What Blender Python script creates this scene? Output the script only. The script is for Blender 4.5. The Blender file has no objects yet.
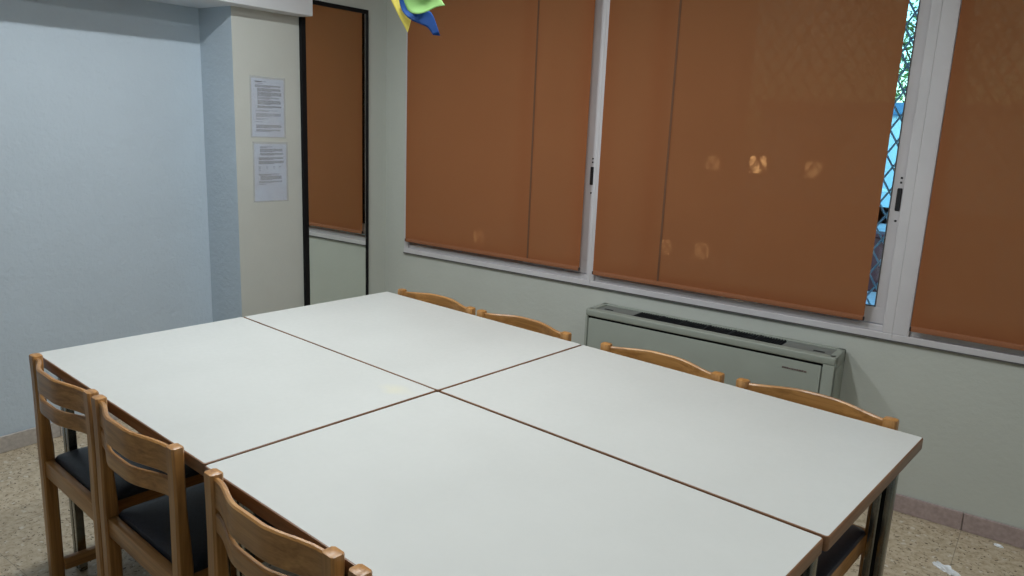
import bpy, bmesh, math, random
from mathutils import Vector, Matrix
random.seed(7)
S = bpy.context.scene
COL = S.collection

# ------------------------------------------------------------------ materials
def new_mat(name):
    m = bpy.data.materials.new(name); m.use_nodes = True
    nt = m.node_tree; nt.nodes.clear()
    out = nt.nodes.new('ShaderNodeOutputMaterial')
    return m, nt, out

def N(nt, t, **kw):
    n = nt.nodes.new(t)
    for k, v in kw.items():
        if k.startswith('_'): setattr(n, k[1:], v)
        else: n.inputs[k.replace('_', ' ')].default_value = v
    return n

def ramp(nt, fac, stops):
    r = nt.nodes.new('ShaderNodeValToRGB')
    e = r.color_ramp.elements
    while len(e) < len(stops): e.new(0.5)
    for i, (p, c) in enumerate(stops):
        e[i].position = p; e[i].color = (*c, 1)
    nt.links.new(fac, r.inputs['Fac'])
    return r

def coords(nt, scale=(1, 1, 1), rand=False):
    tc = nt.nodes.new('ShaderNodeTexCoord')
    mp = nt.nodes.new('ShaderNodeMapping'); mp.inputs['Scale'].default_value = scale
    if rand:
        oi = nt.nodes.new('ShaderNodeObjectInfo')
        mu = nt.nodes.new('ShaderNodeVectorMath'); mu.operation = 'SCALE'
        mu.inputs[0].default_value = (7.1, 5.3, 9.7)
        nt.links.new(oi.outputs['Random'], mu.inputs['Scale'])
        ad = nt.nodes.new('ShaderNodeVectorMath'); ad.operation = 'ADD'
        nt.links.new(tc.outputs['Object'], ad.inputs[0]); nt.links.new(mu.outputs[0], ad.inputs[1])
        nt.links.new(ad.outputs[0], mp.inputs['Vector'])
    else:
        nt.links.new(tc.outputs['Object'], mp.inputs['Vector'])
    return mp.outputs['Vector']

def bump(nt, height, strength, dist, bsdf):
    b = N(nt, 'ShaderNodeBump', Strength=strength, Distance=dist)
    nt.links.new(height, b.inputs['Height']); nt.links.new(b.outputs[0], bsdf.inputs['Normal'])

def mat_basic(name, col, rough=.6, metal=0., nscale=20, namt=.06, bstr=0., bdist=.002, spec=.5, coat=0.):
    m, nt, out = new_mat(name)
    b = N(nt, 'ShaderNodeBsdfPrincipled', Roughness=rough, Metallic=metal)
    b.inputs['Specular IOR Level'].default_value = spec
    b.inputs['Coat Weight'].default_value = coat
    v = coords(nt)
    n = N(nt, 'ShaderNodeTexNoise', Scale=nscale, Detail=4.0)
    nt.links.new(v, n.inputs['Vector'])
    lo = tuple(c * (1 - namt) for c in col); hi = tuple(min(1, c * (1 + namt)) for c in col)
    r = ramp(nt, n.outputs['Fac'], [(.35, lo), (.65, hi)])
    nt.links.new(r.outputs[0], b.inputs['Base Color'])
    if bstr: bump(nt, n.outputs['Fac'], bstr, bdist, b)
    nt.links.new(b.outputs[0], out.inputs['Surface'])
    return m

def mat_plaster(name, col, strength=.5, patch=.03):
    m, nt, out = new_mat(name)
    b = N(nt, 'ShaderNodeBsdfPrincipled', Roughness=.62)
    b.inputs['Specular IOR Level'].default_value = .35
    v = coords(nt)
    n1 = N(nt, 'ShaderNodeTexNoise', Scale=2.2, Detail=3.0); nt.links.new(v, n1.inputs['Vector'])
    lo = tuple(c * (1 - patch) for c in col); hi = tuple(min(1, c * (1 + patch)) for c in col)
    r = ramp(nt, n1.outputs['Fac'], [(.3, lo), (.7, hi)])
    nt.links.new(r.outputs[0], b.inputs['Base Color'])
    n2 = N(nt, 'ShaderNodeTexNoise', Scale=48.0, Detail=5.0, Roughness=.6); nt.links.new(v, n2.inputs['Vector'])
    n3 = N(nt, 'ShaderNodeTexNoise', Scale=9.0, Detail=2.0); nt.links.new(v, n3.inputs['Vector'])
    ad = nt.nodes.new('ShaderNodeMath'); ad.operation = 'ADD'
    nt.links.new(n2.outputs['Fac'], ad.inputs[0]); nt.links.new(n3.outputs['Fac'], ad.inputs[1])
    bump(nt, ad.outputs[0], strength, .004, b)
    nt.links.new(b.outputs[0], out.inputs['Surface'])
    return m

def mat_wood(name, axis, dark, mid, light, rough=.38):
    m, nt, out = new_mat(name)
    b = N(nt, 'ShaderNodeBsdfPrincipled', Roughness=rough)
    b.inputs['Coat Weight'].default_value = .25; b.inputs['Coat Roughness'].default_value = .25
    sc = [34, 34, 34]; sc[axis] = 1.6
    v = coords(nt, tuple(sc), rand=True)
    n = N(nt, 'ShaderNodeTexNoise', Scale=1.3, Detail=6.0, Roughness=.62, Distortion=.9)
    nt.links.new(v, n.inputs['Vector'])
    sc2 = [160, 160, 160]; sc2[axis] = 5
    v2 = coords(nt, tuple(sc2), rand=True)
    n2 = N(nt, 'ShaderNodeTexNoise', Scale=1.0, Detail=3.0); nt.links.new(v2, n2.inputs['Vector'])
    r = ramp(nt, n.outputs['Fac'], [(.28, dark), (.5, mid), (.72, light)])
    r2 = ramp(nt, n2.outputs['Fac'], [(.35, (.72, .68, .62)), (.55, (1, 1, 1))])
    mx = nt.nodes.new('ShaderNodeMix'); mx.data_type = 'RGBA'; mx.blend_type = 'MULTIPLY'
    mx.inputs['Factor'].default_value = .55
    nt.links.new(r.outputs[0], mx.inputs['A']); nt.links.new(r2.outputs[0], mx.inputs['B'])
    nt.links.new(mx.outputs['Result'], b.inputs['Base Color'])
    bump(nt, n2.outputs['Fac'], .12, .001, b)
    nt.links.new(b.outputs[0], out.inputs['Surface'])
    return m

WD, WM, WL = (.25, .115, .032), (.42, .205, .062), (.55, .295, .10)
M_wood_x = mat_wood('beech_along', 0, WD, WM, WL)
M_wood_z = mat_wood('beech_upright', 2, WD, WM, WL)
M_wood_y = mat_wood('beech_depth', 1, WD, WM, WL)
M_edge = mat_wood('table_edge_wood_along', 0, (.14, .064, .028), (.20, .095, .044), (.26, .135, .068), .45)
M_edge_y = mat_wood('table_edge_wood_across', 1, (.14, .064, .028), (.20, .095, .044), (.26, .135, .068), .45)

# table laminate: warm-cool white, faint scuffs, optional yellow stain
def mat_laminate(name, stain=None):
    m, nt, out = new_mat(name)
    b = N(nt, 'ShaderNodeBsdfPrincipled', Roughness=.42)
    b.inputs['Specular IOR Level'].default_value = .4
    v = coords(nt)
    n = N(nt, 'ShaderNodeTexNoise', Scale=3.0, Detail=5.0, Roughness=.6); nt.links.new(v, n.inputs['Vector'])
    r = ramp(nt, n.outputs['Fac'], [(.3, (.515, .535, .520)), (.7, (.545, .565, .55))])
    col = r.outputs[0]
    n2 = N(nt, 'ShaderNodeTexNoise', Scale=60.0, Detail=3.0); nt.links.new(v, n2.inputs['Vector'])
    rr = ramp(nt, n2.outputs['Fac'], [(.3, (.38, .38, .38)), (.7, (.5, .5, .5))])
    nt.links.new(rr.outputs[0], b.inputs['Roughness'])
    if stain:
        sub = nt.nodes.new('ShaderNodeVectorMath'); sub.operation = 'SUBTRACT'
        tc = nt.nodes.new('ShaderNodeTexCoord')
        nt.links.new(tc.outputs['Object'], sub.inputs[0]); sub.inputs[1].default_value = (*stain, 0)
        sc = nt.nodes.new('ShaderNodeVectorMath'); sc.operation = 'MULTIPLY'; sc.inputs[1].default_value = (7, 13, 0)
        nt.links.new(sub.outputs[0], sc.inputs[0])
        ln = nt.nodes.new('ShaderNodeVectorMath'); ln.operation = 'LENGTH'; nt.links.new(sc.outputs[0], ln.inputs[0])
        n3 = N(nt, 'ShaderNodeTexNoise', Scale=14.0, Detail=3.0); nt.links.new(v, n3.inputs['Vector'])
        ad = nt.nodes.new('ShaderNodeMath'); ad.operation = 'ADD'
        nt.links.new(ln.outputs['Value'], ad.inputs[0]); nt.links.new(n3.outputs['Fac'], ad.inputs[1])
        r3 = ramp(nt, ad.outputs[0], [(.5, (1, 1, 1)), (1.0, (0, 0, 0))])
        k = nt.nodes.new('ShaderNodeMath'); k.operation = 'MULTIPLY'; k.inputs[1].default_value = .35
        nt.links.new(r3.outputs[0], k.inputs[0])
        mx = nt.nodes.new('ShaderNodeMix'); mx.data_type = 'RGBA'
        nt.links.new(k.outputs[0], mx.inputs['Factor'])
        nt.links.new(col, mx.inputs['A']); mx.inputs['B'].default_value = (.68, .64, .42, 1)
        col = mx.outputs['Result']
    nt.links.new(col, b.inputs['Base Color'])
    nt.links.new(b.outputs[0], out.inputs['Surface'])
    return m
M_lam = mat_laminate('white_laminate')
M_lam_stain = mat_laminate('white_laminate_stained', (1.0, .615))

M_wallcream = mat_plaster('cream_plaster', (.52, .55, .51), .35)
M_wallcol = mat_plaster('cream_plaster_column', (.50, .525, .495), .3)
M_wallblue = mat_plaster('pale_blue_plaster', (.48, .565, .64), .85)
M_beam = mat_plaster('white_beam_paint', (.66, .70, .74), .15)
M_ceil = mat_plaster('ceiling_paint', (.72, .72, .70), .2)

def mat_terrazzo():
    m, nt, out = new_mat('terrazzo_tiles')
    b = N(nt, 'ShaderNodeBsdfPrincipled', Roughness=.38)
    b.inputs['Specular IOR Level'].default_value = .4
    v = coords(nt)
    n0 = N(nt, 'ShaderNodeTexNoise', Scale=38.0, Detail=5.0, Roughness=.7); nt.links.new(v, n0.inputs['Vector'])
    base = ramp(nt, n0.outputs['Fac'], [(.3, (.33, .255, .165)), (.5, (.50, .42, .30)), (.7, (.62, .55, .43))])
    nd = N(nt, 'ShaderNodeTexNoise', Scale=70.0, Detail=2.0); nt.links.new(v, nd.inputs['Vector'])
    dm = nt.nodes.new('ShaderNodeVectorMath'); dm.operation = 'MULTIPLY_ADD'; dm.inputs[1].default_value = (.03, .03, 0)
    nt.links.new(nd.outputs['Color'], dm.inputs[0]); nt.links.new(v, dm.inputs[2])
    vo = N(nt, 'ShaderNodeTexVoronoi', Scale=80.0); nt.links.new(dm.outputs[0], vo.inputs['Vector'])
    n2 = N(nt, 'ShaderNodeTexNoise', Scale=120.0, Detail=2.0); nt.links.new(v, n2.inputs['Vector'])
    chip = ramp(nt, vo.outputs['Distance'], [(.22, (1, 1, 1)), (.32, (0, 0, 0))])
    sel = ramp(nt, vo.outputs['Color'], [(.56, (1, 1, 1)), (.62, (0, 0, 0))])
    mu = nt.nodes.new('ShaderNodeMath'); mu.operation = 'MULTIPLY'
    nt.links.new(chip.outputs[0], mu.inputs[0]); nt.links.new(sel.outputs[0], mu.inputs[1])
    mx = nt.nodes.new('ShaderNodeMix'); mx.data_type = 'RGBA'
    nt.links.new(mu.outputs[0], mx.inputs['Factor']); nt.links.new(base.outputs[0], mx.inputs['A'])
    mx.inputs['B'].default_value = (.13, .095, .06, 1)
    vo2 = N(nt, 'ShaderNodeTexVoronoi', Scale=38.0); nt.links.new(dm.outputs[0], vo2.inputs['Vector'])
    ch2 = ramp(nt, vo2.outputs['Distance'], [(.2, (1, 1, 1)), (.3, (0, 0, 0))])
    s2 = ramp(nt, vo2.outputs['Color'], [(.3, (1, 1, 1)), (.36, (0, 0, 0))])
    mu2 = nt.nodes.new('ShaderNodeMath'); mu2.operation = 'MULTIPLY'
    nt.links.new(ch2.outputs[0], mu2.inputs[0]); nt.links.new(s2.outputs[0], mu2.inputs[1])
    mx2 = nt.nodes.new('ShaderNodeMix'); mx2.data_type = 'RGBA'
    nt.links.new(mu2.outputs[0], mx2.inputs['Factor']); nt.links.new(mx.outputs['Result'], mx2.inputs['A'])
    mx2.inputs['B'].default_value = (.62, .58, .50, 1)
    # tile joints every 0.4 m
    tc = nt.nodes.new('ShaderNodeTexCoord'); sx = nt.nodes.new('ShaderNodeSeparateXYZ')
    nt.links.new(tc.outputs['Object'], sx.inputs[0])
    js = []
    for ax, off in (('X', 3.227), ('Y', -.02)):
        a = nt.nodes.new('ShaderNodeMath'); a.operation = 'SUBTRACT'; a.inputs[1].default_value = off - 40 * .4 - .2
        nt.links.new(sx.outputs[ax], a.inputs[0])
        p = nt.nodes.new('ShaderNodeMath'); p.operation = 'MODULO'; p.inputs[1].default_value = .4
        nt.links.new(a.outputs[0], p.inputs[0])
        c = nt.nodes.new('ShaderNodeMath'); c.operation = 'COMPARE'; c.inputs[1].default_value = .2; c.inputs[2].default_value = .0013
        nt.links.new(p.outputs[0], c.inputs[0]); js.append(c)
    mxj = nt.nodes.new('ShaderNodeMath'); mxj.operation = 'MAXIMUM'
    nt.links.new(js[0].outputs[0], mxj.inputs[0]); nt.links.new(js[1].outputs[0], mxj.inputs[1])
    mk = nt.nodes.new('ShaderNodeMath'); mk.operation = 'MULTIPLY'; mk.inputs[1].default_value = .55
    nt.links.new(mxj.outputs[0], mk.inputs[0])
    mx3 = nt.nodes.new('ShaderNodeMix'); mx3.data_type = 'RGBA'
    nt.links.new(mk.outputs[0], mx3.inputs['Factor']); nt.links.new(mx2.outputs['Result'], mx3.inputs['A'])
    mx3.inputs['B'].default_value = (.16, .14, .12, 1)
    nt.links.new(mx3.outputs['Result'], b.inputs['Base Color'])
    nt.links.new(b.outputs[0], out.inputs['Surface'])
    return m
M_floor = mat_terrazzo()
M_skirt = mat_basic('pinkish_skirting_tile', (.36, .285, .275), .35, nscale=60, namt=.12)
M_skirt_l = mat_basic('grey_skirting_tile', (.44, .41, .38), .35, nscale=60, namt=.12)
M_alu = mat_basic('white_lacquered_aluminium', (.60, .59, .61), .35, nscale=5, namt=.03)
M_aludark = mat_basic('shadow_gap_rubber', (.10, .10, .10), .6)
M_black = mat_basic('black_lacquer', (.008, .008, .009), .6, nscale=30, spec=.15)
M_blackplastic = mat_basic('black_plastic', (.015, .015, .017), .35)
M_seat = mat_basic('navy_vinyl', (.020, .026, .045), .42, nscale=140, namt=.25, bstr=.15, bdist=.001)
M_heater = mat_basic('grey_green_enamel', (.30, .33, .29), .45, nscale=8, namt=.03)
M_heater2 = mat_basic('grey_enamel_panel', (.17, .18, .17), .42, nscale=8, namt=.03)
M_grille = mat_basic('black_grille', (.008, .009, .014), .5, spec=.3)
M_redink = mat_basic('dark_red_ink', (.13, .09, .085), .5)
M_metal = mat_basic('brushed_steel', (.30, .30, .27), .25, metal=1., nscale=60, namt=.08)
M_darkmetal = mat_basic('dark_steel', (.05, .05, .052), .4, metal=.7)
M_paper = mat_basic('paper_sheet', (.60, .67, .80), .7, nscale=10, namt=.02)
M_ink = mat_basic('printed_ink', (.07, .08, .11), .7)
M_litter = mat_basic('white_plastic_film', (.85, .9, .95), .15)

def mat_mirror():
    m, nt, out = new_mat('mirror_glass')
    b = N(nt, 'ShaderNodeBsdfPrincipled', Metallic=1.0, Roughness=.015)
    v = coords(nt); n = N(nt, 'ShaderNodeTexNoise', Scale=3.0); nt.links.new(v, n.inputs['Vector'])
    r = ramp(nt, n.outputs['Fac'], [(.3, (.86, .90, .86)), (.7, (.88, .92, .88))])
    nt.links.new(r.outputs[0], b.inputs['Base Color'])
    nt.links.new(b.outputs[0], out.inputs['Surface']); return m
M_mirror = mat_mirror()

def mat_fabric():
    m, nt, out = new_mat('brown_screen_fabric')
    v = coords(nt)
    n = N(nt, 'ShaderNodeTexNoise', Scale=2.0, Detail=3.0); nt.links.new(v, n.inputs['Vector'])
    v2 = coords(nt, (600, 600, 600)); n2 = N(nt, 'ShaderNodeTexNoise', Scale=1.0, Detail=2.0); nt.links.new(v2, n2.inputs['Vector'])
    r = ramp(nt, n.outputs['Fac'], [(.3, (.39, .150, .064)), (.7, (.41, .160, .069))])
    d = N(nt, 'ShaderNodeBsdfDiffuse', Roughness=.8); nt.links.new(r.outputs[0], d.inputs['Color'])
    t = N(nt, 'ShaderNodeBsdfTranslucent'); t.inputs['Color'].default_value = (.42, .145, .05, 1)
    mx = N(nt, 'ShaderNodeMixShader'); mx.inputs[0].default_value = .28
    nt.links.new(d.outputs[0], mx.inputs[1]); nt.links.new(t.outputs[0], mx.inputs[2])
    tr = N(nt, 'ShaderNodeBsdfTransparent'); tr.inputs['Color'].default_value = (1, .62, .34, 1)
    mx2 = N(nt, 'ShaderNodeMixShader'); mx2.inputs[0].default_value = .008
    nt.links.new(mx.outputs[0], mx2.inputs[1]); nt.links.new(tr.outputs[0], mx2.inputs[2])
    b = N(nt, 'ShaderNodeBump', Strength=.1, Distance=.001); nt.links.new(n2.outputs['Fac'], b.inputs['Height'])
    nt.links.new(b.outputs[0], d.inputs['Normal'])
    nt.links.new(mx2.outputs[0], out.inputs['Surface']); return m
M_fabric = mat_fabric()
M_hem = mat_basic('brown_hem', (.30, .115, .050), .8, nscale=300, namt=.1)

M_stile_shadow = mat_basic('stile_shadow_brown', (.15, .062, .028), .8, nscale=300, namt=.1)  # shade of the sash stile behind the cloth, put into the colour
def mat_glass():
    m, nt, out = new_mat('window_glass')
    tr = N(nt, 'ShaderNodeBsdfTransparent'); tr.inputs['Color'].default_value = (.93, .97, .97, 1)
    gl = N(nt, 'ShaderNodeBsdfGlossy', Roughness=.02)
    fr = N(nt, 'ShaderNodeFresnel', IOR=1.45)
    v = coords(nt); n = N(nt, 'ShaderNodeTexNoise', Scale=1.0); nt.links.new(v, n.inputs['Vector'])
    bp = N(nt, 'ShaderNodeBump', Strength=.02, Distance=.01); nt.links.new(n.outputs['Fac'], bp.inputs['Height'])
    nt.links.new(bp.outputs[0], gl.inputs['Normal'])
    mx = N(nt, 'ShaderNodeMixShader'); nt.links.new(fr.outputs[0], mx.inputs[0])
    nt.links.new(tr.outputs[0], mx.inputs[1]); nt.links.new(gl.outputs[0], mx.inputs[2])
    nt.links.new(mx.outputs[0], out.inputs['Surface']); return m
M_glass = mat_glass()

def mat_sleeve():
    m, nt, out = new_mat('clear_plastic_sleeve')
    tr = N(nt, 'ShaderNodeBsdfTransparent'); tr.inputs['Color'].default_value = (.95, .96, .97, 1)
    gl = N(nt, 'ShaderNodeBsdfPrincipled', Roughness=.25); gl.inputs['Base Color'].default_value = (.7, .72, .74, 1)
    v = coords(nt); n = N(nt, 'ShaderNodeTexNoise', Scale=6.0); nt.links.new(v, n.inputs['Vector'])
    r = ramp(nt, n.outputs['Fac'], [(.3, (.14, .14, .14)), (.7, (.26, .26, .26))])
    mx = N(nt, 'ShaderNodeMixShader'); nt.links.new(r.outputs[0], mx.inputs[0])
    nt.links.new(tr.outputs[0], mx.inputs[1]); nt.links.new(gl.outputs[0], mx.inputs[2])
    nt.links.new(mx.outputs[0], out.inputs['Surface']); return m
M_sleeve = mat_sleeve()

def mat_emit(name, col, st):
    m, nt, out = new_mat(name)
    e = N(nt, 'ShaderNodeEmission', Strength=st)
    v = coords(nt); n = N(nt, 'ShaderNodeTexNoise', Scale=2.0); nt.links.new(v, n.inputs['Vector'])
    r = ramp(nt, n.outputs['Fac'], [(.3, tuple(c * .97 for c in col)), (.7, col)])
    nt.links.new(r.outputs[0], e.inputs['Color'])
    nt.links.new(e.outputs[0], out.inputs['Surface']); return m

def mat_vane(name, col):
    m, nt, out = new_mat(name)
    d = N(nt, 'ShaderNodeBsdfPrincipled', Roughness=.75)
    v = coords(nt); n = N(nt, 'ShaderNodeTexNoise', Scale=30.0); nt.links.new(v, n.inputs['Vector'])
    r = ramp(nt, n.outputs['Fac'], [(.3, tuple(c * .95 for c in col)), (.7, col)])
    nt.links.new(r.outputs[0], d.inputs['Base Color'])
    t = N(nt, 'ShaderNodeBsdfTranslucent'); nt.links.new(r.outputs[0], t.inputs['Color'])
    mx = N(nt, 'ShaderNodeMixShader'); mx.inputs[0].default_value = .3
    nt.links.new(d.outputs[0], mx.inputs[1]); nt.links.new(t.outputs[0], mx.inputs[2])
    nt.links.new(mx.outputs[0], out.inputs['Surface']); return m

# ------------------------------------------------------------------ mesh helpers
def BM(): return bmesh.new()

def box(bm, lo, hi, bev=0., seg=2, mat=0):
    lo = Vector(lo); hi = Vector(hi)
    r = bmesh.ops.create_cube(bm, size=1)
    vs = r['verts']
    for v in vs:
        v.co = Vector(((lo[i] + hi[i]) / 2 + v.co[i] * (hi[i] - lo[i]) for i in range(3)))
    fs = {f for v in vs for f in v.link_faces}
    for f in fs: f.material_index = mat
    if bev:
        es = {e for v in vs for e in v.link_edges}
        bmesh.ops.bevel(bm, geom=list(es), offset=bev, segments=seg, affect='EDGES', profile=.5)
    return vs

def obj(name, bm, mat, parent=None, smooth=True, loc=(0, 0, 0)):
    me = bpy.data.meshes.new(name)
    bm.normal_update()
    bm.to_mesh(me); bm.free()
    for m in (mat if isinstance(mat, (list, tuple)) else [mat]): me.materials.append(m)
    if smooth:
        me.polygons.foreach_set('use_smooth', [True] * len(me.polygons))
        try: me.set_sharp_from_angle(angle=math.radians(35))
        except Exception: pass
    o = bpy.data.objects.new(name, me); COL.objects.link(o)
    o.location = loc
    if parent: o.parent = parent
    return o

def empty(name, loc=(0, 0, 0), rz=0.):
    o = bpy.data.objects.new(name, None); COL.objects.link(o)
    o.location = loc; o.rotation_euler = (0, 0, rz); o.empty_display_size = .1
    return o

def tag(o, label, cat, group=None):
    o['label'] = label; o['category'] = cat
    if group: o['group'] = group
    return o

def struct(o, label=None, cat=None):
    o['kind'] = 'structure'
    if label: o['label'] = label
    if cat: o['category'] = cat
    return o

def copy_tree(o, parent=None):
    c = o.copy(); COL.objects.link(c)
    if parent: c.parent = parent
    for ch in list(o.children): copy_tree(ch, c)
    return c

def loft(bm, rings, cap=True, closed=True):
    vr = [[bm.verts.new(p) for p in r] for r in rings]
    n = len(vr[0])
    for a, b in zip(vr, vr[1:]):
        for i in range(n if closed else n - 1):
            j = (i + 1) % n
            bm.faces.new((a[i], a[j], b[j], b[i]))
    if cap and closed:
        bm.faces.new(list(reversed(vr[0]))); bm.faces.new(vr[-1])
    return vr

def tube(bm, pts, r, n=10):
    pts = [Vector(p) for p in pts]
    rings = []
    for i, p in enumerate(pts):
        d = (pts[min(i + 1, len(pts) - 1)] - pts[max(i - 1, 0)]).normalized()
        a = d.cross(Vector((0, 0, 1)));
        if a.length < 1e-3: a = d.cross(Vector((1, 0, 0)))
        a.normalize(); b = d.cross(a)
        rings.append([p + r * (math.cos(t * 2 * math.pi / n) * a + math.sin(t * 2 * math.pi / n) * b) for t in range(n)])
    loft(bm, rings)

def rounded_prism(bm, x0, x1, y0, y1, z0, z1, r, seg=5):
    pts = []
    for cx, cy, a0 in ((x1 - r, y1 - r, 0), (x0 + r, y1 - r, 90), (x0 + r, y0 + r, 180), (x1 - r, y0 + r, 270)):
        for k in range(seg + 1):
            a = math.radians(a0 + 90 * k / seg)
            pts.append((cx + r * math.cos(a), cy + r * math.sin(a)))
    return loft(bm, [[(x, y, z) for x, y in pts] for z in (z0, z1)])

# ------------------------------------------------------------------ camera
yaw, pit, rol = .6211, -.2161, .0412
f = Vector((-math.sin(yaw) * math.cos(pit), math.cos(yaw) * math.cos(pit), math.sin(pit)))
rt0 = Vector((math.cos(yaw), math.sin(yaw), 0)); up0 = rt0.cross(f)
rt = math.cos(rol) * rt0 + math.sin(rol) * up0
up = -math.sin(rol) * rt0 + math.cos(rol) * up0
CP = Vector((3.3531, -3.3229, 1.5196)); FPX = 760.87
cam = bpy.data.cameras.new('camera'); co = bpy.data.objects.new('camera', cam); COL.objects.link(co)
co.matrix_world = Matrix(((rt.x, up.x, -f.x, CP.x), (rt.y, up.y, -f.y, CP.y), (rt.z, up.z, -f.z, CP.z), (0, 0, 0, 1)))
cam.sensor_width = 36; cam.lens = FPX / 1024 * 36; cam.clip_start = .02; cam.clip_end = 200
S.camera = co

# ------------------------------------------------------------------ room shell
H = 2.5                     # ceiling
XL, XR, YB = -.263, 4.75, -5.2
YP0, YP1 = -1.035, -.646    # column along the left wall
b = BM(); box(b, (XL - .2, YB - .2, -.12), (XR + .2, .2, 0)); struct(obj('floor', b, M_floor, smooth=False))
b = BM(); box(b, (XL - .2, YB - .2, H), (XR + .2, .22, H + .1)); struct(obj('ceiling', b, M_ceil, smooth=False))
# window wall with three openings
WZ0, WZ1 = .715, 2.28
W = [(.172, 1.459), (1.473, 2.869), (2.883, 4.30)]
b = BM()
box(b, (-.05, 0, 0), (XR, .2, WZ0)); box(b, (-.05, 0, WZ1), (XR, .2, H))
box(b, (-.05, 0, WZ0), (W[0][0], .2, WZ1)); box(b, (W[2][1], 0, WZ0), (XR, .2, WZ1))
struct(obj('wall_window', b, M_wallcream, smooth=False))
b = BM(); box(b, (XL - .2, YB, 0), (XL, YP0, H)); struct(obj('wall_left', b, M_wallblue, smooth=False))
b = BM(); box(b, (XL - .2, YP1, 0), (0, .2, H)); struct(obj('wall_mirror', b, M_wallcream, smooth=False))
# column: front face cream, side face painted like the left wall
b = BM(); vs = box(b, (XL - .2, YP0, 0), (.004, YP1, H))
for fc in b.faces:
    if fc.normal.y < -.5 or fc.calc_center_median().y < YP0 + .001: fc.material_index = 1
struct(obj('wall_column', b, [M_wallcol, M_wallblue], smooth=False))
b = BM(); box(b, (XL, YB, 2.0), (.1, YP1 + .024, H), .004); struct(obj('trim_beam', b, M_beam))
b = BM(); box(b, (XR, YB, 0), (XR + .2, .2, H)); struct(obj('wall_right', b, M_wallcream, smooth=False))
b = BM(); box(b, (XL - .2, YB - .2, 0), (XR + .2, YB, H)); struct(obj('wall_back', b, M_wallblue, smooth=False))

# skirting in tiles with open joints
def skirting(name, x0, x1, y, step, first, mat, z=.075):
    b = BM(); x = first
    while x > x0: x -= step
    while x < x1:
        a, c = max(x + .0012, x0), min(x + step - .0012, x1)
        if c - a > .01: box(b, (a, y - .012, 0), (c, y, z), .002, 1)
        x += step
    return struct(obj(name, b, mat))
skirting('baseboard_window', .012, XR, 0, .4, 3.227, M_skirt)
b = BM(); y = YP0 - .012
while y > YB + .01:
    y2 = max(y - .4, YB)
    box(b, (XL, y2 + .0012, 0), (XL + .012, y - .0012, .075), .002, 1); y = y2
struct(obj('baseboard_left', b, M_skirt_l))
b = BM(); box(b, (.004, YP0, 0), (.016, YP1, .075), .002, 1); box(b, (XL + .012, YP0 - .012, 0), (.016, YP0, .075), .002, 1)
box(b, (0, YP1, 0), (.012, 0, .075), .002, 1)
struct(obj('baseboard_column', b, M_skirt_l))

# ------------------------------------------------------------------ windows
def window(n, x0, x1, stiles, latch, meet):
    root = empty('window_%d' % n, ((x0 + x1) / 2, 0, WZ0)); struct(root)
    ox, oz = (x0 + x1) / 2, WZ0
    def B(lo, hi, bev=.002): box(b, (lo[0] - ox, lo[1], lo[2] - oz), (hi[0] - ox, hi[1], hi[2] - oz), bev, 1)
    # fixed frame
    b = BM()
    B((x0 - .007, -.012, WZ0), (x1 + .007, .10, .742))
    B((x0 - .007, -.006, WZ1 - .03), (x1 + .007, .10, WZ1))
    fl, fr = stiles[0], stiles[3]
    B((x0 - .007, -.010, .742), (fl, .10, WZ1 - .03))
    B((fr, -.010, .742), (x1 + .007, .10, WZ1 - .03))
    B((fl, .004, .742), (fr, .10, .766)); B((fl, .004, WZ1 - .05), (fr, .10, WZ1 - .03))
    obj('frame', b, M_alu, root)
    b = BM(); B((x0 - .007, -.0145, WZ0 - .004), (x1 + .007, -.002, WZ0 + .001), .0005)
    o = obj('seal', b, M_aludark, root)
    # two sliding sashes
    s = [(fl + .001, meet + .018, .052, .076), (meet - .018, fr - .001, .020, .046)]
    for k, (a, c, ya, yb) in enumerate(s):
        la = stiles[1] - fl if k == 0 else .036
        rc = fr - stiles[2] if k == 1 else .036
        b = BM()
        B((a, ya, .768), (c, yb, .836)); B((a, ya, WZ1 - .115), (c, yb, WZ1 - .052))
        B((a, ya, .836), (a + la, yb, WZ1 - .115)); B((c - rc, ya, .836), (c, yb, WZ1 - .115))
        so = obj('sash', b, M_alu, root)
        b = BM(); B((a + la, (ya + yb) / 2 - .002, .836), (c - rc, (ya + yb) / 2 + .002, WZ1 - .115), 0)
        obj('glass', b, M_glass, so)
        b = BM(); q = .004
        g0, g1, h0, h1 = a + la, c - rc, .836, WZ1 - .115
        B((g0, ya - .001, h0), (g1, ya + .006, h0 + q), 0); B((g0, ya - .001, h1 - q), (g1, ya + .006, h1), 0)
        B((g0, ya - .001, h0), (g0 + q, ya + .006, h1), 0); B((g1 - q, ya - .001, h0), (g1, ya + .006, h1), 0)
        obj('gasket', b, M_aludark, so)
        if k == 1 and latch:
            b = BM(); lx, lz = latch
            B((lx - .009, ya - .006, lz - .045), (lx + .009, ya + .001, lz + .045), .003)
            for dz in (.085, -.085, .067): B((lx - .004, ya - .002, lz + dz - .004), (lx + .004, ya + .001, lz + dz + .004), .001)
            obj('latch', b, M_blackplastic, so)
    return root
window(1, W[0][0], W[0][1], (.196, .225, 1.372, 1.448), (1.424, 1.267), 1.05)
window(2, W[1][0], W[1][1], (1.488, 1.52, 2.796, 2.838), (2.822, 1.277), 1.785)
window(3, W[2][0], W[2][1], (2.936, 2.968, 4.20, 4.25), (4.22, 1.277), 3.60)

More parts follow.
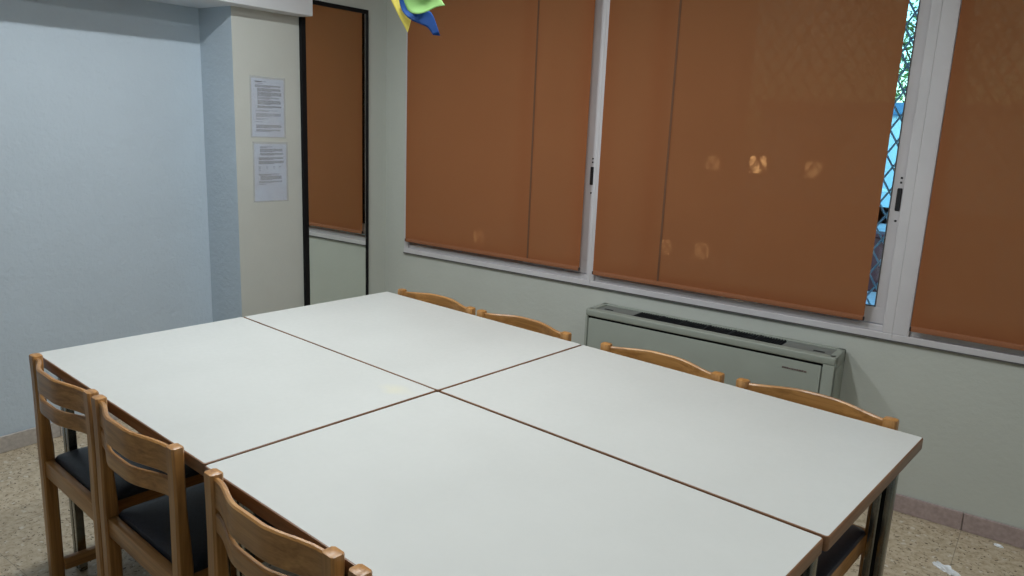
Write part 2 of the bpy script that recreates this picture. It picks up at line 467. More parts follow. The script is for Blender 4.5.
def blind(x0, x1, z0, label, stile_shadows=(), y=-.030):
    root = empty('roller_blind', ((x0 + x1) / 2, y, z0))
    w = (x1 - x0) / 2; h = 2.30 - z0
    b = BM()
    nx, nz = 24, 30
    g = [[b.verts.new((-w + 2 * w * i / nx, .0012 * math.sin(i * .9) * math.sin(j / nz * math.pi), .022 + (h - .022) * j / nz)) for i in range(nx + 1)] for j in range(nz + 1)]
    for j in range(nz):
        for i in range(nx): b.faces.new((g[j][i], g[j][i + 1], g[j + 1][i + 1], g[j + 1][i]))
    fo = obj('fabric', b, M_fabric, root)
    b = BM(); box(b, (-w, -.004, 0), (w, .004, .022), .0035, 2); obj('bottom_hem', b, M_hem, root)
    for s in (-1, 1):
        b = BM(); box(b, (s * w - .003, -.005, .002), (s * w + .003, .005, .018), .001, 1)
        obj('end_cap', b, M_blackplastic, root)
    for sx in stile_shadows:  # dark strips laid on the cloth as the shadow of the stile behind
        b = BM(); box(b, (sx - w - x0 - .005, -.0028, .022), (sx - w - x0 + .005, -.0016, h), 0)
        obj('stile_shadow', b, M_stile_shadow, fo)
    b = BM(); tube(b, [(-w, 0, h), (w, 0, h)], .02, 16); obj('roller_tube', b, M_hem, root)
    for s in (-1, 1):
        b = BM(); box(b, (s * (w + .004) - .002, -.024, h - .024), (s * (w + .004) + .002, .040, h + .03), .001, 1)
        obj('bracket', b, M_alu, root)
    return tag(root, label, 'blind', 'brown roller blinds')
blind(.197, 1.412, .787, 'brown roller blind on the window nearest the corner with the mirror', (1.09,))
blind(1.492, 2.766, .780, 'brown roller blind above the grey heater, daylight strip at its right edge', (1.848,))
blind(2.940, 4.22, .770, 'brown roller blind at the right end, cut off by the photo edge')

# ------------------------------------------------------------------ outside
M_iron = mat_basic('galvanised_grille', (.42, .47, .50), .5)
for k, (x0, x1) in enumerate(W):
    b = BM(); x = x0 + .01; w = x1 - x0 - .02; cx = (x0 + x1) / 2
    z0, z1 = WZ0 + .02, WZ1 - .02; dx, dz = .062, .10
    n = int(w / dx) + 1
    def clipseg(p, q):
        # clip segment to the opening
        t0, t1 = 0., 1.
        for a, lo, hi in ((0, x, x + w), (1, z0, z1)):
            d = q[a] - p[a]
            if abs(d) < 1e-9: continue
            ta, tb = (lo - p[a]) / d, (hi - p[a]) / d
            if ta > tb: ta, tb = tb, ta
            t0, t1 = max(t0, ta), min(t1, tb)
        if t1 - t0 < 1e-3: return
        P = [Vector((p[0] + (q[0] - p[0]) * t, p[1] + (q[1] - p[1]) * t)) for t in (t0, t1)]
        tube(b, [(P[0].x - cx, 0, P[0].y - z0), (P[1].x - cx, 0, P[1].y - z0)], .0042, 4)
    hh = z1 - z0; run = hh / dz * dx
    i = -int(run / dx) - 1
    while x + i * dx < x + w:
        clipseg((x + i * dx, z0), (x + i * dx + run, z1))
        clipseg((x + i * dx + run, z0), (x + i * dx, z1)); i += 1
    for z in (0, hh): box(b, (x0 + .004 - cx, -.008, z - .012), (x1 - .004 - cx, .008, z + .012), .002, 1)
    g = obj('security_grille', b, M_iron, loc=(cx, .15, z0))
    tag(g, ['diamond lattice grille outside the window nearest the mirror',
            'diamond lattice grille outside the middle window, seen in the daylight strip',
            'diamond lattice grille outside the right-hand window'][k], 'window grille', 'window grilles')

M_pave = mat_basic('pale_paving', (.62, .66, .68), .8, nscale=3, namt=.08)
b = BM(); box(b, (-30, .2, -.35), (30, 40, -.05)); o = obj('ground', b, M_pave, smooth=False); struct(o)
M_facade = mat_plaster('white_facade', (.55, .82, .92), .2)
M_blue = mat_basic('blue_fascia', (.06, .22, .42), .5)
M_maroon = mat_basic('maroon_wall', (.07, .016, .022), .7, nscale=12, namt=.2)
M_greywall = mat_plaster('grey_garden_wall', (.10, .10, .10), .3)
M_bark = mat_basic('bark', (.12, .09, .06), .9, nscale=15, namt=.3, bstr=.5, bdist=.02)
M_leaf = mat_basic('green_leaves', (.10, .20, .05), .6, nscale=3, namt=.5)
M_pane = mat_basic('dark_window_pane', (.05, .07, .09), .1)

bd = empty('building', (1.5, 12, -.05))
b = BM(); box(b, (-3.2, 0, 0), (4.0, 5, 1.95)); box(b, (-3.2, -.0, 0), (4.0, .02, .3)); obj('wall', b, M_facade, bd, smooth=False)
b = BM(); box(b, (-3.3, -.15, 1.95), (4.1, 5.1, 2.16), .01, 1); obj('roof_fascia', b, M_blue, bd)
for x in (-2.4, 1.4, 2.9):
    b = BM(); box(b, (x, -.02, .5), (x + .7, .03, 1.5), .005, 1); obj('pane', b, M_pane, bd)
tag(bd, 'low white building with a blue roof edge, outside beyond the grille', 'building')
rl = empty('railing', (1.2, 8.5, -.05))
b = BM(); tube(b, [(-2, 0, .82), (2.4, 0, .82)], .03, 8); obj('handrail', b, M_facade, rl)
for x in (-1.9, -.7, .5, 1.6, 2.3):
    b = BM(); tube(b, [(x, 0, 0), (x, 0, .82)], .02, 8); obj('post', b, M_facade, rl)
tag(rl, 'white metal railing outside, below the white building', 'railing')
b = BM(); box(b, (-1.1, -.12, 0), (1.3, .12, .56), .02, 2); box(b, (-1.12, -.14, .56), (1.32, .14, .60), .01, 1)
tag(obj('garden_wall', b, M_maroon, loc=(1.6, 5.2, -.05)), 'low maroon wall outside, low in the daylight strip', 'wall')

def tree(x, y, hgt, label, seed):
    rnd = random.Random(seed)
    root = empty('tree', (x, y, -.05))
    b = BM()
    tube(b, [(0, 0, 0), (.04, .02, hgt * .25), (-.03, 0, hgt * .5), (.02, .05, hgt * .8)], .1, 10)
    tips = []
    for k in range(9):
        a = rnd.uniform(0, 6.28); z = hgt * rnd.uniform(.35, .7); L = hgt * rnd.uniform(.2, .34)
        t = Vector((math.cos(a) * L, math.sin(a) * L, z + L * .6)); tips.append(t)
        tube(b, [(0, 0, z), t * .5 + Vector((0, 0, z * .5)), t], .028, 6)
    obj('trunk', b, M_bark, root)
    b = BM()
    for k in range(3600):
        c = rnd.choice(tips) * rnd.uniform(.75, 1.1)
        p = c + Vector((rnd.gauss(0, .42), rnd.gauss(0, .42), rnd.gauss(0, .36)))
        s = rnd.uniform(.05, .10)
        u = Vector((rnd.gauss(0, 1), rnd.gauss(0, 1), rnd.gauss(0, 1))).normalized()
        w = u.cross(Vector((rnd.gauss(0, 1), rnd.gauss(0, 1), 1))).normalized()
        vv = [b.verts.new(p + q) for q in (-u * s, -w * s * .45, u * s, w * s * .45)]
        b.faces.new(vv)
    obj('foliage', b, M_leaf, root, smooth=False)
    return tag(root, label, 'tree', 'trees outside')
tree(-.4, 22, 6.4, 'green leafy tree rising behind the white building outside', 1)

# grey garden wall at the left with small square lamps added to make glow spots in the blinds
b = BM(); box(b, (-8.5, 0, 0), (-.05, .2, 3.2), .01, 1); box(b, (-8.55, -.04, 3.2), (0, .24, 3.28), .01, 1)
tag(obj('boundary_wall', b, M_greywall, loc=(0, 6.2, -.05)), 'tall dark grey boundary wall outside behind the left blinds', 'wall')
M_addedglow = mat_emit('added_lamp_glow', (1, .80, .55), 38.)  # emission of the added lamps behind the blinds
M_addeddim = mat_emit('added_lamp_dim', (1, .80, .55), 12.)
def px_on_y(u, v, yy):
    d = f + rt * ((u - 512) / FPX) - up * ((v - 288) / FPX)
    return CP + d * ((yy - CP.y) / d.y)
SPOTS = [(758, 165, .105, 'added square lamp making the brightest glow in the middle blind'),
         (713, 163, .085, 'added dim lamp making the faint glow left of the brightest one in the middle blind'),
         (813, 170, .095, 'added dim lamp making the glow right of the brightest one in the middle blind')]
for k, (u, v, sz, label) in enumerate(SPOTS):
    p = px_on_y(u, v, 6.16)
    lr = empty('added_glow_lamp', (p.x, 6.2, p.z))
    b = BM(); box(b, (-sz - .015, -.03, -sz - .015), (sz + .015, 0, sz + .015), .006, 1); obj('housing', b, M_black, lr)
    b = BM(); box(b, (-sz, -.06, -sz), (sz, -.028, sz), .02, 3); obj('diffuser', b, M_addedglow if k == 0 else M_addeddim, lr)
    tag(lr, label, 'added lamp', 'added lamps on the boundary wall for the blind glow')
for k, (u, v, yy, label) in enumerate([(665, 246, 3.2, 'added bollard lamp for a low glow beside the stile shadow of the middle blind'),
                       (702, 250, 3.2, 'added bollard lamp for a faint glow, low in the middle blind right of the stile shadow'),
                       (478, 236, 3.6, 'added bollard lamp for a low glow in the blind nearest the mirror')]):
    p = px_on_y(u, v, yy); lr = empty('added_bollard_lamp', (p.x, yy, -.05)); hz_ = p.z + .05  # low lamps added only for the glow spots near the blind bottoms
    b = BM(); tube(b, [(0, 0, 0), (0, 0, hz_ - .07)], .035, 12); obj('post', b, M_black, lr)
    b = BM(); tube(b, [(0, 0, hz_ - .07), (0, 0, hz_ + .07)], .06, 16); obj('diffuser', b, M_addeddim, lr)
    b = BM(); tube(b, [(0, 0, hz_ + .07), (0, 0, hz_ + .09)], .07, 16); obj('cap', b, M_black, lr)
    tag(lr, label, 'added bollard lamp', 'added bollard lamps for the blind glow')

# ------------------------------------------------------------------ tables
TH = -.09655; TO = Vector((.9609, -.9425, 0))
def tl(u, v, z=0):
    return (TO.x + math.cos(TH) * u - math.sin(TH) * v, TO.y + math.sin(TH) * u + math.cos(TH) * v, z)
TD, TT = .702, .75
def table_parts(root, lam, TW):
    b = BM()
    e = .0035   # wooden edge band shows as a thin line round the laminate
    rounded_prism(b, e, TW - e, e, TD - e, TT - .022, TT, .006)
    obj('tabletop', b, lam, root)
    b = BM()
    # edge band: rounded profile swept round the top
    prof = [(0, -.004), (e, -.0006), (e, -.03), (0, -.030)]
    r = .009; pts = []
    for cx, cy, a0 in ((TW - r, TD - r, 0), (r, TD - r, 90), (r, r, 180), (TW - r, r, 270)):
        for k in range(7):
            a = math.radians(a0 + 15 * k); pts.append((cx, cy, math.cos(a), math.sin(a)))
    P = [(0, -.0006 - .0), (0.0012, -.0003), (e, -.0003), (e, -.026), (0.002, -.030), (0, -.028)]
    P = [(.0035, -.0004), (.001, -.0012), (0, -.004), (0, -.030), (.002, -.033), (.02, -.033), (.02, -.022)]
    rings = [[(cx + (r - d) * cxn, cy + (r - d) * cyn, TT + z) for d, z in P] for cx, cy, cxn, cyn in pts]
    vr = [[b.verts.new(p) for p in rg] for rg in rings]
    m = len(P)
    for i in range(len(vr)):
        A, B_ = vr[i], vr[(i + 1) % len(vr)]
        for j in range(m - 1):
            fc = b.faces.new((A[j], B_[j], B_[j + 1], A[j + 1]))
            n = Vector((pts[i][2] + pts[(i + 1) % len(pts)][2], pts[i][3] + pts[(i + 1) % len(pts)][3]))
            fc.material_index = 1 if abs(n.x) > abs(n.y) else 0
    obj('edge_band', b, [M_edge, M_edge_y], root)
    # steel under-frame
    b = BM()
    for y in (.05, TD - .08): box(b, (.10, y, TT - .062), (TW - .10, y + .03, TT - .0225), .002, 1)
    for x in (.040, TW - .070): box(b, (x, .05, TT - .062), (x + .03, TD - .05, TT - .0225), .002, 1)
    obj('underframe', b, M_darkmetal, root)
    # twin-tube legs
    for sx in (0, 1):
        for sy in (0, 1):
            b = BM()
            for k in (0, 1):
                x0 = .035 + k * .028 if sx == 0 else TW - .035 - .020 - k * .028
                y0 = .045 if sy == 0 else TD - .045 - .026
                box(b, (x0, y0, .012), (x0 + .020, y0 + .026, TT - .0625), .003, 2)
                box(b, (x0 + .001, y0 + .001, 0), (x0 + .019, y0 + .025, .012), .002, 1)
            xa = .035 if sx == 0 else TW - .035 - .048
            box(b, (xa + .018, y0 + .008, .02), (xa + .030, y0 + .018, TT - .07), mat=1)   # black filler added to keep the gap between the tubes dark
            obj('leg', b, [M_metal, M_black], root)

LBL = {(0, 0): 'white laminate table at the back left, between the mirror and the heater side',
       (1, 0): 'white laminate table at the back right, in front of the grey heater',
       (0, 1): 'white laminate table at the front left, yellowish stain near its inner corner',
       (1, 1): 'white laminate table nearest the camera, at the front right'}
for (i, j), (u, v, wd) in {(0, 0): (0.0, -.700, 1.086), (1, 0): (1.0905, -.700, 1.112), (0, 1): (-.001, -1.4040, 1.086), (1, 1): (1.0905, -1.4080, 1.106)}.items():
    root = empty('table', tl(u, v), TH)
    table_parts(root, M_lam_stain if (i, j) == (0, 1) else M_lam, wd)
    tag(root, LBL[(i, j)], 'table', 'white laminate tables pushed together')

# ------------------------------------------------------------------ chairs
# local frame: +y towards the table, origin on the floor at the middle of the back
CW, CH, CD = .464, .770, .40
def rail(bm, z0f, z1f, bow=.038, n=40):
    """bent board between the posts: outline z0f(t)..z1f(t), bowed backwards (-y)"""
    th = .013; W2 = CW / 2 - .034
    rings = []
    for i in range(n + 1):
        t = i / n; x = -W2 + 2 * W2 * t
        s = min(t, 1 - t) / .40; s = min(1, s); bell = s * s * (3 - 2 * s)
        bell = .90 * bell + .10 * math.sin(math.pi * t)
        y = -.004 - bow * bell
        za, zb = z0f(t), z1f(t)
        r = .0035; h = th / 2
        rings.append([(x, y - h + r, za), (x, y + h - r, za), (x, y + h, za + r), (x, y + h, zb - r),
                      (x, y + h - r, zb), (x, y - h + r, zb), (x, y - h, zb - r), (x, y - h, za + r)])
    loft(bm, rings)

def make_chair():
    root = empty('wooden_chair')
    hw = CW / 2
    for s in (-1, 1):
        # rear post: rectangular, gently thicker at seat height, rounded top
        b = BM(); xo = s * hw; xi = s * (hw - .037)
        xa, xb = min(xo, xi), max(xo, xi)
        rings = []
        for z, y0, y1, g in ((0, -.020, .016, .002), (.01, -.021, .017, 0), (.38, -.018, .020, 0), (.47, -.018, .020, 0), (.62, -.016, .012, 0),
                             (.70, -.016, .012, 0), (CH - .006, -.017, .013, 0), (CH - .002, -.016, .012, .001), (CH, -.012, .008, .005)):
            c = .005
            X0, X1, Y0, Y1 = xa + g, xb - g, y0, y1
            rings.append([(X0 + c, Y0, z), (X1 - c, Y0, z), (X1, Y0 + c, z), (X1, Y1 - c, z), (X1 - c, Y1, z), (X0 + c, Y1, z), (X0, Y1 - c, z), (X0, Y0 + c, z)])
        loft(b, rings); obj('back_post', b, M_wood_z, root)
    for s in (-1, 1):
        b = BM(); xa = s * hw if s < 0 else hw - .03
        box(b, (xa, CD - .035, 0), (xa + .03, CD, .424), .004, 2); obj('front_leg', b, M_wood_z, root)
    crest = lambda t: math.sin(math.pi * t)
    b = BM(); rail(b, lambda t: .692 + .006 * crest(t), lambda t: .762 + .010 * crest(t)); obj('top_rail', b, M_wood_x, root)
    b = BM(); rail(b, lambda t: .636, lambda t: .684 - .003 * crest(t)); obj('lower_rail', b, M_wood_x, root)
    # seat frame: back and front rails, two side rails
    b = BM()
    box(b, (-hw + .029, -.010, .373), (hw - .029, .014, .428), .003, 2)
    obj('back_seat_rail', b, M_wood_x, root)
    b = BM(); box(b, (-hw + .029, CD - .030, .373), (hw - .029, CD - .006, .423), .003, 2); obj('front_seat_rail', b, M_wood_x, root)
    for s in (-1, 1):
        xa = -hw + .029 if s < 0 else hw - .051
        b = BM(); box(b, (xa, .018, .373), (xa + .022, CD - .034, .426), .003, 2); obj('side_seat_rail', b, M_wood_y, root)
        b = BM(); box(b, (xa + .001, .014, .045), (xa + .021, CD - .034, .085), .003, 2); obj('stretcher', b, M_wood_y, root)
    # padded seat
    b = BM(); n = 14; x0, x1, y0, y1 = -hw + .030, hw - .030, .016, CD - .004
    def ring(inset, z, rr):
        pts = []
        for cx, cy, a0 in ((x1 - inset - rr, y1 - inset - rr, 0), (x0 + inset + rr, y1 - inset - rr, 90), (x0 + inset + rr, y0 + inset + rr, 180), (x1 - inset - rr, y0 + inset + rr, 270)):
            for k in range(6):
                a = math.radians(a0 + 18 * k); pts.append((cx + rr * math.cos(a), cy + rr * math.sin(a), z))
        return pts
    loft(b, [ring(.002, .420, .01), ring(0, .428, .012), ring(.003, .437, .02), ring(.012, .443, .03), ring(.04, .448, .05), ring(.09, .451, .05), ring(.14, .452, .03)])
    obj('seat_pad', b, M_seat, root)
    return root

proto = make_chair()
NEAR = [(.295, 'wooden chair at the front side of the tables, leftmost, by the pale blue wall'),
        (.779, 'wooden chair at the front side, second from the pale blue wall'),
        (1.384, 'wooden chair at the front side, third from the left, below the seam between the tables'),
        (1.888, 'wooden chair at the front side, only a post top showing at the bottom edge')]
FAR = [(.288, 'wooden chair behind the tables, nearest the corner with the mirror'),
       (.779, 'wooden chair behind the tables, second from the mirror, left of the heater'),
       (1.386, 'wooden chair behind the tables, in front of the left half of the heater'),
       (1.898, 'wooden chair behind the tables at the right end, partly in front of the heater')]
first = True
for row, rz, vv in ((NEAR, TH, -1.424), (FAR, TH + math.pi, .024)):
    for k, (u, label) in enumerate(row):
        c = proto if first else copy_tree(proto); first = False
        c.location = tl(u, vv); c.rotation_euler = (0, 0, rz + [.0, .004, -.003, .002][k])
        tag(c, label, 'chair', 'wooden chairs round the tables')

# ------------------------------------------------------------------ fan heater under the window
hx0, hx1, hy0, hy1, hz = 1.560, 2.715, -.195, -.014, .645
ht = empty('fan_heater', ((hx0 + hx1) / 2, -.1, 0)); hc = (hx0 + hx1) / 2
def HB(b, lo, hi, bev=.003, seg=2): box(b, (lo[0] - hc, lo[1] + .1, lo[2]), (hi[0] - hc, hi[1] + .1, hi[2]), bev, seg)
b = BM()
HB(b, (hx0, hy0 + .012, .06), (hx1, hy1, .600), .004)
HB(b, (hx0, hy0, .612), (hx1, hy0 + .045, hz), .006, 3)           # front fascia lip
HB(b, (hx0, hy0 + .02, .59), (hx0 + .03, hy1, hz), .004); HB(b, (hx1 - .03, hy0 + .02, .59), (hx1, hy1, hz), .004)
HB(b, (hx0, hy1 - .022, .59), (hx1, hy1, hz), .004)
HB(b, (hx0, hy0, .06), (hx0 + .012, hy0 + .03, .613), .003); HB(b, (hx1 - .045, hy0, .06), (hx1, hy0 + .03, .613), .003)
obj('casing', b, M_heater, ht)
b = BM(); HB(b, (hx0 + .018, hy0 + .002, .10), (hx1 - .050, hy0 + .016, .602), .003); obj('front_panel', b, M_heater, ht)
b = BM(); HB(b, (hx0 + .014, hy0 + .010, .598), (hx1 - .046, hy0 + .02, .613), 0); obj('air_slot', b, M_black, ht)
gx0, gx1 = hx0 + .222, hx1 - .232
b = BM(); HB(b, (gx0, hy0 + .046, .596), (gx1, hy1 - .023, .634), 0)
obj('grille_tray', b, M_grille, ht)
b = BM()
x = gx0 + .004
while x < gx1 - .01:
    HB(b, (x, hy0 + .046, .632), (x + .003, hy1 - .023, .641), 0); x += .012
for k in range(1, 6):
    xx = gx0 + (gx1 - gx0) * k / 6; HB(b, (xx - .003, hy0 + .046, .631), (xx + .003, hy1 - .023, .6425), 0)
obj('outlet_grille', b, M_grille, ht)
for k, (a, c) in enumerate(((hx0 + .031, gx0 - .001), (gx1 + .001, hx1 - .031))):
    b = BM(); HB(b, (a, hy0 + .046, .60), (c, hy1 - .023, .640), .003); lo = obj('cover_flap', b, M_heater2, ht)
    b = BM(); q = a + .03 if k == 0 else c - .075
    HB(b, (q, hy0 + .072, .6395), (q + .045, hy0 + .085, .6415), 0); obj('finger_slot', b, M_black, lo)
b = BM(); x = 2.512
random.seed(3)
while x < 2.610:
    w = random.uniform(.006, .010); hgt = random.choice([.005, .0055, .006])
    HB(b, (x, hy0 - .0001, .563), (x + w, hy0 + .003, .563 + hgt), 0); x += w + .0025
obj('brand_mark', b, M_redink, ht)
for x in (hx0 + .04, hx1 - .12):
    b = BM(); HB(b, (x, hy0 + .04, 0), (x + .08, hy1 - .01, .06), .002, 1)
    obj('foot', b, M_darkmetal, ht)
tag(ht, 'grey-green floor-standing fan heater under the middle window, black grille on top', 'heater')

# ------------------------------------------------------------------ mirror
mr = empty('wall_mirror_panel', (0, -.396, .12)); mr.name = 'tall_mirror'
y0, y1, z0, z1 = -.634 + .396, -.160 + .396, 0, 2.095 - .12
b = BM(); box(b, (.001, y0 + .01, .01), (.011, y1 - .01, z1 - .01)); obj('glass', b, M_mirror, mr, smooth=False)
b = BM(); fw = .030; fr_ = .011
box(b, (0.0005, y0, z0), (0.020, y0 + fw, z1), .0015, 1); box(b, (.0005, y1 - fr_, z0), (0.020, y1, z1), .0015, 1)
box(b, (0.0005, y0 + fw, z0), (0.020, y1 - fr_, z0 + fw), .0015, 1); box(b, (.0005, y0 + fw, z1 - fw * .7), (0.020, y1 - fr_, z1), .0015, 1)
obj('frame', b, M_black, mr)
tag(mr, 'tall narrow wall mirror in a thin black frame reflecting a brown blind', 'mirror')

# ------------------------------------------------------------------ notices on the column
def notice(yc, zc, w, h, rows, label, tilt=0.):
    root = empty('notice', (.0045, yc, zc)); root.rotation_euler = (tilt, 0, 0)
    b = BM(); box(b, (0, -w / 2, -h / 2), (.0006, w / 2, h / 2)); obj('paper', b, M_paper, root, smooth=False)
    b = BM()
    for (z, segs, t) in rows:
        for a, c in segs:
            box(b, (.0005, -w / 2 + w * a, h / 2 - h * z - t / 2), (.0010, -w / 2 + w * c, h / 2 - h * z + t / 2))
    obj('printed_text', b, M_ink, root, smooth=False)
    b = BM(); g = .011; box(b, (.0014, -w / 2 - g, -h / 2 - .006), (.0018, w / 2 + g, h / 2 + g)); obj('plastic_sleeve', b, M_sleeve, root, smooth=False)
    return tag(root, label, 'notice', 'paper notices on the column')
rr = random.Random(5)
def lines(z, n, a, c, t=.0022, dz=.0145, last=.6):
    out = []
    for k in range(n):
        e = c if k < n - 1 else a + (c - a) * last
        s = a; segs = []
        while s < e - .02:
            w = min(rr.uniform(.05, .16), e - s); segs.append((s, s + w)); s += w + .012
        out.append((z + k * dz, segs, t))
    return out
R1 = [(.055, [(.10, .32)], .006), (.055, [(.34, .44)], .0025), (.085, [(.10, .36)], .0016)]
R1 += lines(.115, 3, .10, .90, .0026) + lines(.17, 4, .17, .90, .0026) + lines(.235, 5, .17, .92, .0028, .0155) + lines(.32, 3, .17, .84)
R1 += lines(.375, 5, .17, .90, .0028, .0155) + lines(.47, 3, .17, .92, .003) + lines(.545, 2, .12, .80, .0018) + lines(.60, 4, .12, .90, .0024, .017)
R1 += lines(.69, 2, .12, .5, .0018) + lines(.745, 1, .12, .45) + lines(.80, 4, .12, .92, .0028, .0155) + lines(.88, 3, .12, .90, .0024)
R2 = lines(.05, 2, .17, .55) + lines(.09, 4, .17, .88, .0026, .0155) + lines(.165, 3, .17, .90, .0026)
R2 += lines(.24, 3, .12, .9, .003, .0155) + lines(.30, 4, .12, .92, .003, .0155)
R2 += [(.40, [(.12, .2), (.36, .40), (.58, .62), (.78, .82)], .004), (.43, [(.12, .18), (.37, .40), (.59, .62)], .003), (.46, [(.12, .19)], .003)]
R2 += lines(.53, 2, .12, .8, .003, .0155) + lines(.565, 5, .17, .84, .003, .0155) + lines(.655, 3, .12, .86, .0024) + lines(.71, 1, .12, .5)
notice(-.840, 1.533, .192, .286, R1, 'upper printed notice sheet in a clear sleeve on the cream column', -.012)
notice(-.834, 1.208, .194, .290, R2, 'lower printed notice sheet in a clear sleeve, with a small table of figures', -.012)

# ------------------------------------------------------------------ paper pinwheel hanging above the tables
PC = CP + (f + rt * ((424 - 512) / FPX) - up * ((-22 - 288) / FPX)) * 1.95
e1 = Vector((.83, .56, 0)).normalized(); e2 = Vector((0, 0, 1)); e3 = e1.cross(e2)      # e3 faces the room
KP = 1.95 / FPX
pw = empty('paper_pinwheel', PC)
def vane(name, A, Bc, mat, depthA, depthB, lift=.0, rot=0.):
    """curled vane between two edge curves given in the wheel's plane (cm-like units) with a curl in depth"""
    b = BM(); n = 20; m = 8
    def samp(P, t):
        k = t * (len(P) - 1); i = min(int(k), len(P) - 2); q = k - i
        p0 = P[max(i - 1, 0)]; p1 = P[i]; p2 = P[i + 1]; p3 = P[min(i + 2, len(P) - 1)]
        return [.5 * (2 * p1[a] + (p2[a] - p0[a]) * q + (2 * p0[a] - 5 * p1[a] + 4 * p2[a] - p3[a]) * q * q + (3 * p1[a] - p0[a] - 3 * p2[a] + p3[a]) * q ** 3) for a in (0, 1)]
    cr, sr = math.cos(rot), math.sin(rot)
    rows = []
    for i in range(n + 1):
        t = i / n; a = samp(A, t); c = samp(Bc, t); row = []
        for j in range(m + 1):
            s = j / m
            x = (a[0] * (1 - s) + c[0] * s); y = (a[1] * (1 - s) + c[1] * s)
            x, y = (x - 424), -(y + 22)
            x, y = cr * x - sr * y, sr * x + cr * y
            d = depthA * (1 - s) + depthB * s + lift * math.sin(math.pi * s) * math.sin(math.pi * min(1, t * 1.1))
            row.append(b.verts.new(e1 * x * KP + e2 * y * KP + e3 * d))
        rows.append(row)
    for i in range(n):
        for j in range(m): b.faces.new((rows[i][j], rows[i][j + 1], rows[i + 1][j + 1], rows[i + 1][j]))
    bmesh.ops.remove_doubles(b, verts=b.verts, dist=1e-6)
    o = obj(name, b, mat, pw)
    md = o.modifiers.new('thickness', 'SOLIDIFY'); md.thickness = .0012
    return o
M_y = mat_vane('yellow_paper', (.85, .75, .16)); M_b = mat_vane('blue_paper', (.003, .075, .34)); M_g = mat_vane('green_paper', (.28, .52, .17))
Y_A = [(380, -20), (389, -2), (398, 15), (406.8, 30)]; Y_B = [(400, -24), (400, -5), (404, 10), (409.8, 16.5)]
B_A = [(412, -30), (399, -10), (401, 8), (410, 17.5), (420, 21.5), (428, 25), (433.5, 31.8)]
B_B = [(418, -28), (407, -8), (409, 4), (415, 8), (425, 8), (432, 11), (440, 31.8)]
G_A = [(416, -28), (405, -8), (409, 9), (417, 14), (428, 12), (438, 7), (447.3, 5)]
G_B = [(424, -26), (424, -14), (426, -4), (430, -4), (434, -6), (438, -6), (441, -3)]
vane('yellow_vane', Y_A, Y_B, M_y, -.02, -.03, .0)
vane('blue_vane', B_A, B_B, M_b, -.006, -.02, -.005)
vane('green_vane', G_A, G_B, M_g, .030, .018, -.012)
for rot, mats in ((math.radians(165), (M_g, M_y)), (math.radians(215), (M_b, M_y))):
    vane('rear_vane', Y_A, Y_B, mats[1], -.02, -.03, 0, rot)
    vane('front_vane', B_A, B_B, mats[0], .0, -.012, .012, rot)
b = BM(); bmesh.ops.create_uvsphere(b, u_segments=16, v_segments=10, radius=.012)
for v in b.verts: v.co = v.co + e3 * .006
obj('hub', b, M_b, pw)
b = BM(); tube(b, [(0, 0, 0), (0, 0, H - PC.z)], .0008, 6); obj('string', b, M_paper, pw)
tag(pw, 'yellow, blue and green paper pinwheel hanging at the top edge of the photo', 'pinwheel')

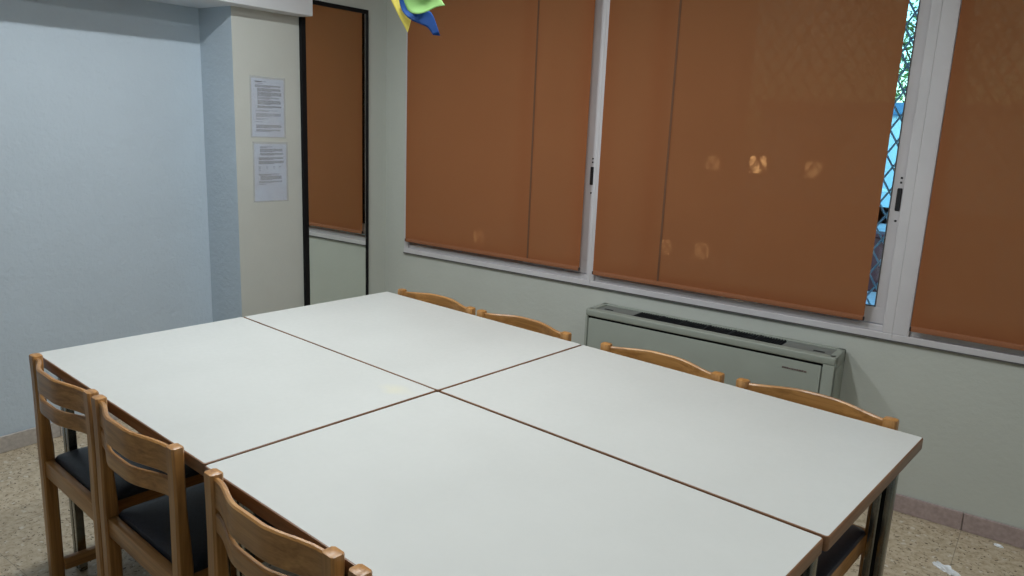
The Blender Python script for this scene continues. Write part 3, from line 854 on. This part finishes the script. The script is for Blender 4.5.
# ------------------------------------------------------------------ litter on the floor
def crumple(name, x, y, sx, sy, sz, label, seed, rz=0.):
    rnd = random.Random(seed); b = BM()
    bmesh.ops.create_icosphere(b, subdivisions=4, radius=1)
    for v in b.verts:
        n = v.co.normalized()
        k = 1 + .35 * math.sin(5 * n.x + seed) * math.cos(6 * n.y) + .2 * math.sin(13 * n.y + 9 * n.x) + rnd.uniform(-.08, .08)
        v.co = Vector((n.x * k * sx, n.y * k * sy, max(0, (n.z + .35) * k * sz)))
    o = obj(name, b, M_litter, loc=(x, y, .0)); o.rotation_euler = (0, 0, rz)
    return tag(o, label, 'litter')
crumple('plastic_wrapper', 3.215, -.378, .042, .012, .012, 'crumpled shiny white plastic wrapper on the terrazzo floor at the bottom right', 4, -.45)
crumple('paper_scrap', 3.356, -.052, .013, .007, .005, 'tiny white scrap on the floor against the pink skirting', 9, -.2)

# ------------------------------------------------------------------ lights
M_tubeglow = mat_emit('fluorescent_diffuser', (1, .98, .94), 3.0)
def luminaire(x, y, watt, label):
    root = empty('ceiling_light', (x, y, H))
    b = BM(); box(b, (-.06, -.62, -.045), (.06, .62, 0), .004, 1); obj('housing', b, M_alu, root)
    b = BM(); box(b, (-.045, -.60, -.062), (.045, .60, -.045), .008, 2); obj('diffuser', b, M_tubeglow, root)
    l = bpy.data.lights.new('tube', 'AREA'); l.shape = 'RECTANGLE'; l.size = .07; l.size_y = 1.2; l.energy = watt
    l.color = (.955, .99, 1.0)
    lo = bpy.data.objects.new('tube_light', l); COL.objects.link(lo); lo.parent = root; lo.location = (0, 0, -.066)
    tag(root, label, 'ceiling light', 'ceiling lights')
luminaire(1.02, -1.75, 23, 'long fluorescent ceiling light over the left half of the tables')
luminaire(2.10, -1.75, 19, 'long fluorescent ceiling light over the right half of the tables')
luminaire(3.7, -2.1, 13, 'long fluorescent ceiling light near the right-hand wall')

w = bpy.data.worlds.new('world'); S.world = w; w.use_nodes = True
nt = w.node_tree; bg = nt.nodes['Background']
sky = nt.nodes.new('ShaderNodeTexSky'); sky.sky_type = 'NISHITA'; sky.sun_disc = False
sky.sun_elevation = math.radians(18); sky.sun_rotation = math.radians(200)
tint = nt.nodes.new('ShaderNodeMix'); tint.data_type = 'RGBA'; tint.blend_type = 'MULTIPLY'; tint.inputs['Factor'].default_value = 1
tint.inputs['B'].default_value = (.50, .88, 1, 1)
nt.links.new(sky.outputs[0], tint.inputs['A']); nt.links.new(tint.outputs['Result'], bg.inputs['Color']); bg.inputs['Strength'].default_value = .5

vs = S.view_settings
vs.view_transform = 'Standard'; vs.look = 'None'; vs.gamma = 1; vs.use_curve_mapping = False; vs.exposure = 0
S.render.film_transparent = False
S.cycles.max_bounces = 10; S.cycles.diffuse_bounces = 6; S.cycles.transparent_max_bounces = 12
S.cycles.use_denoising = True
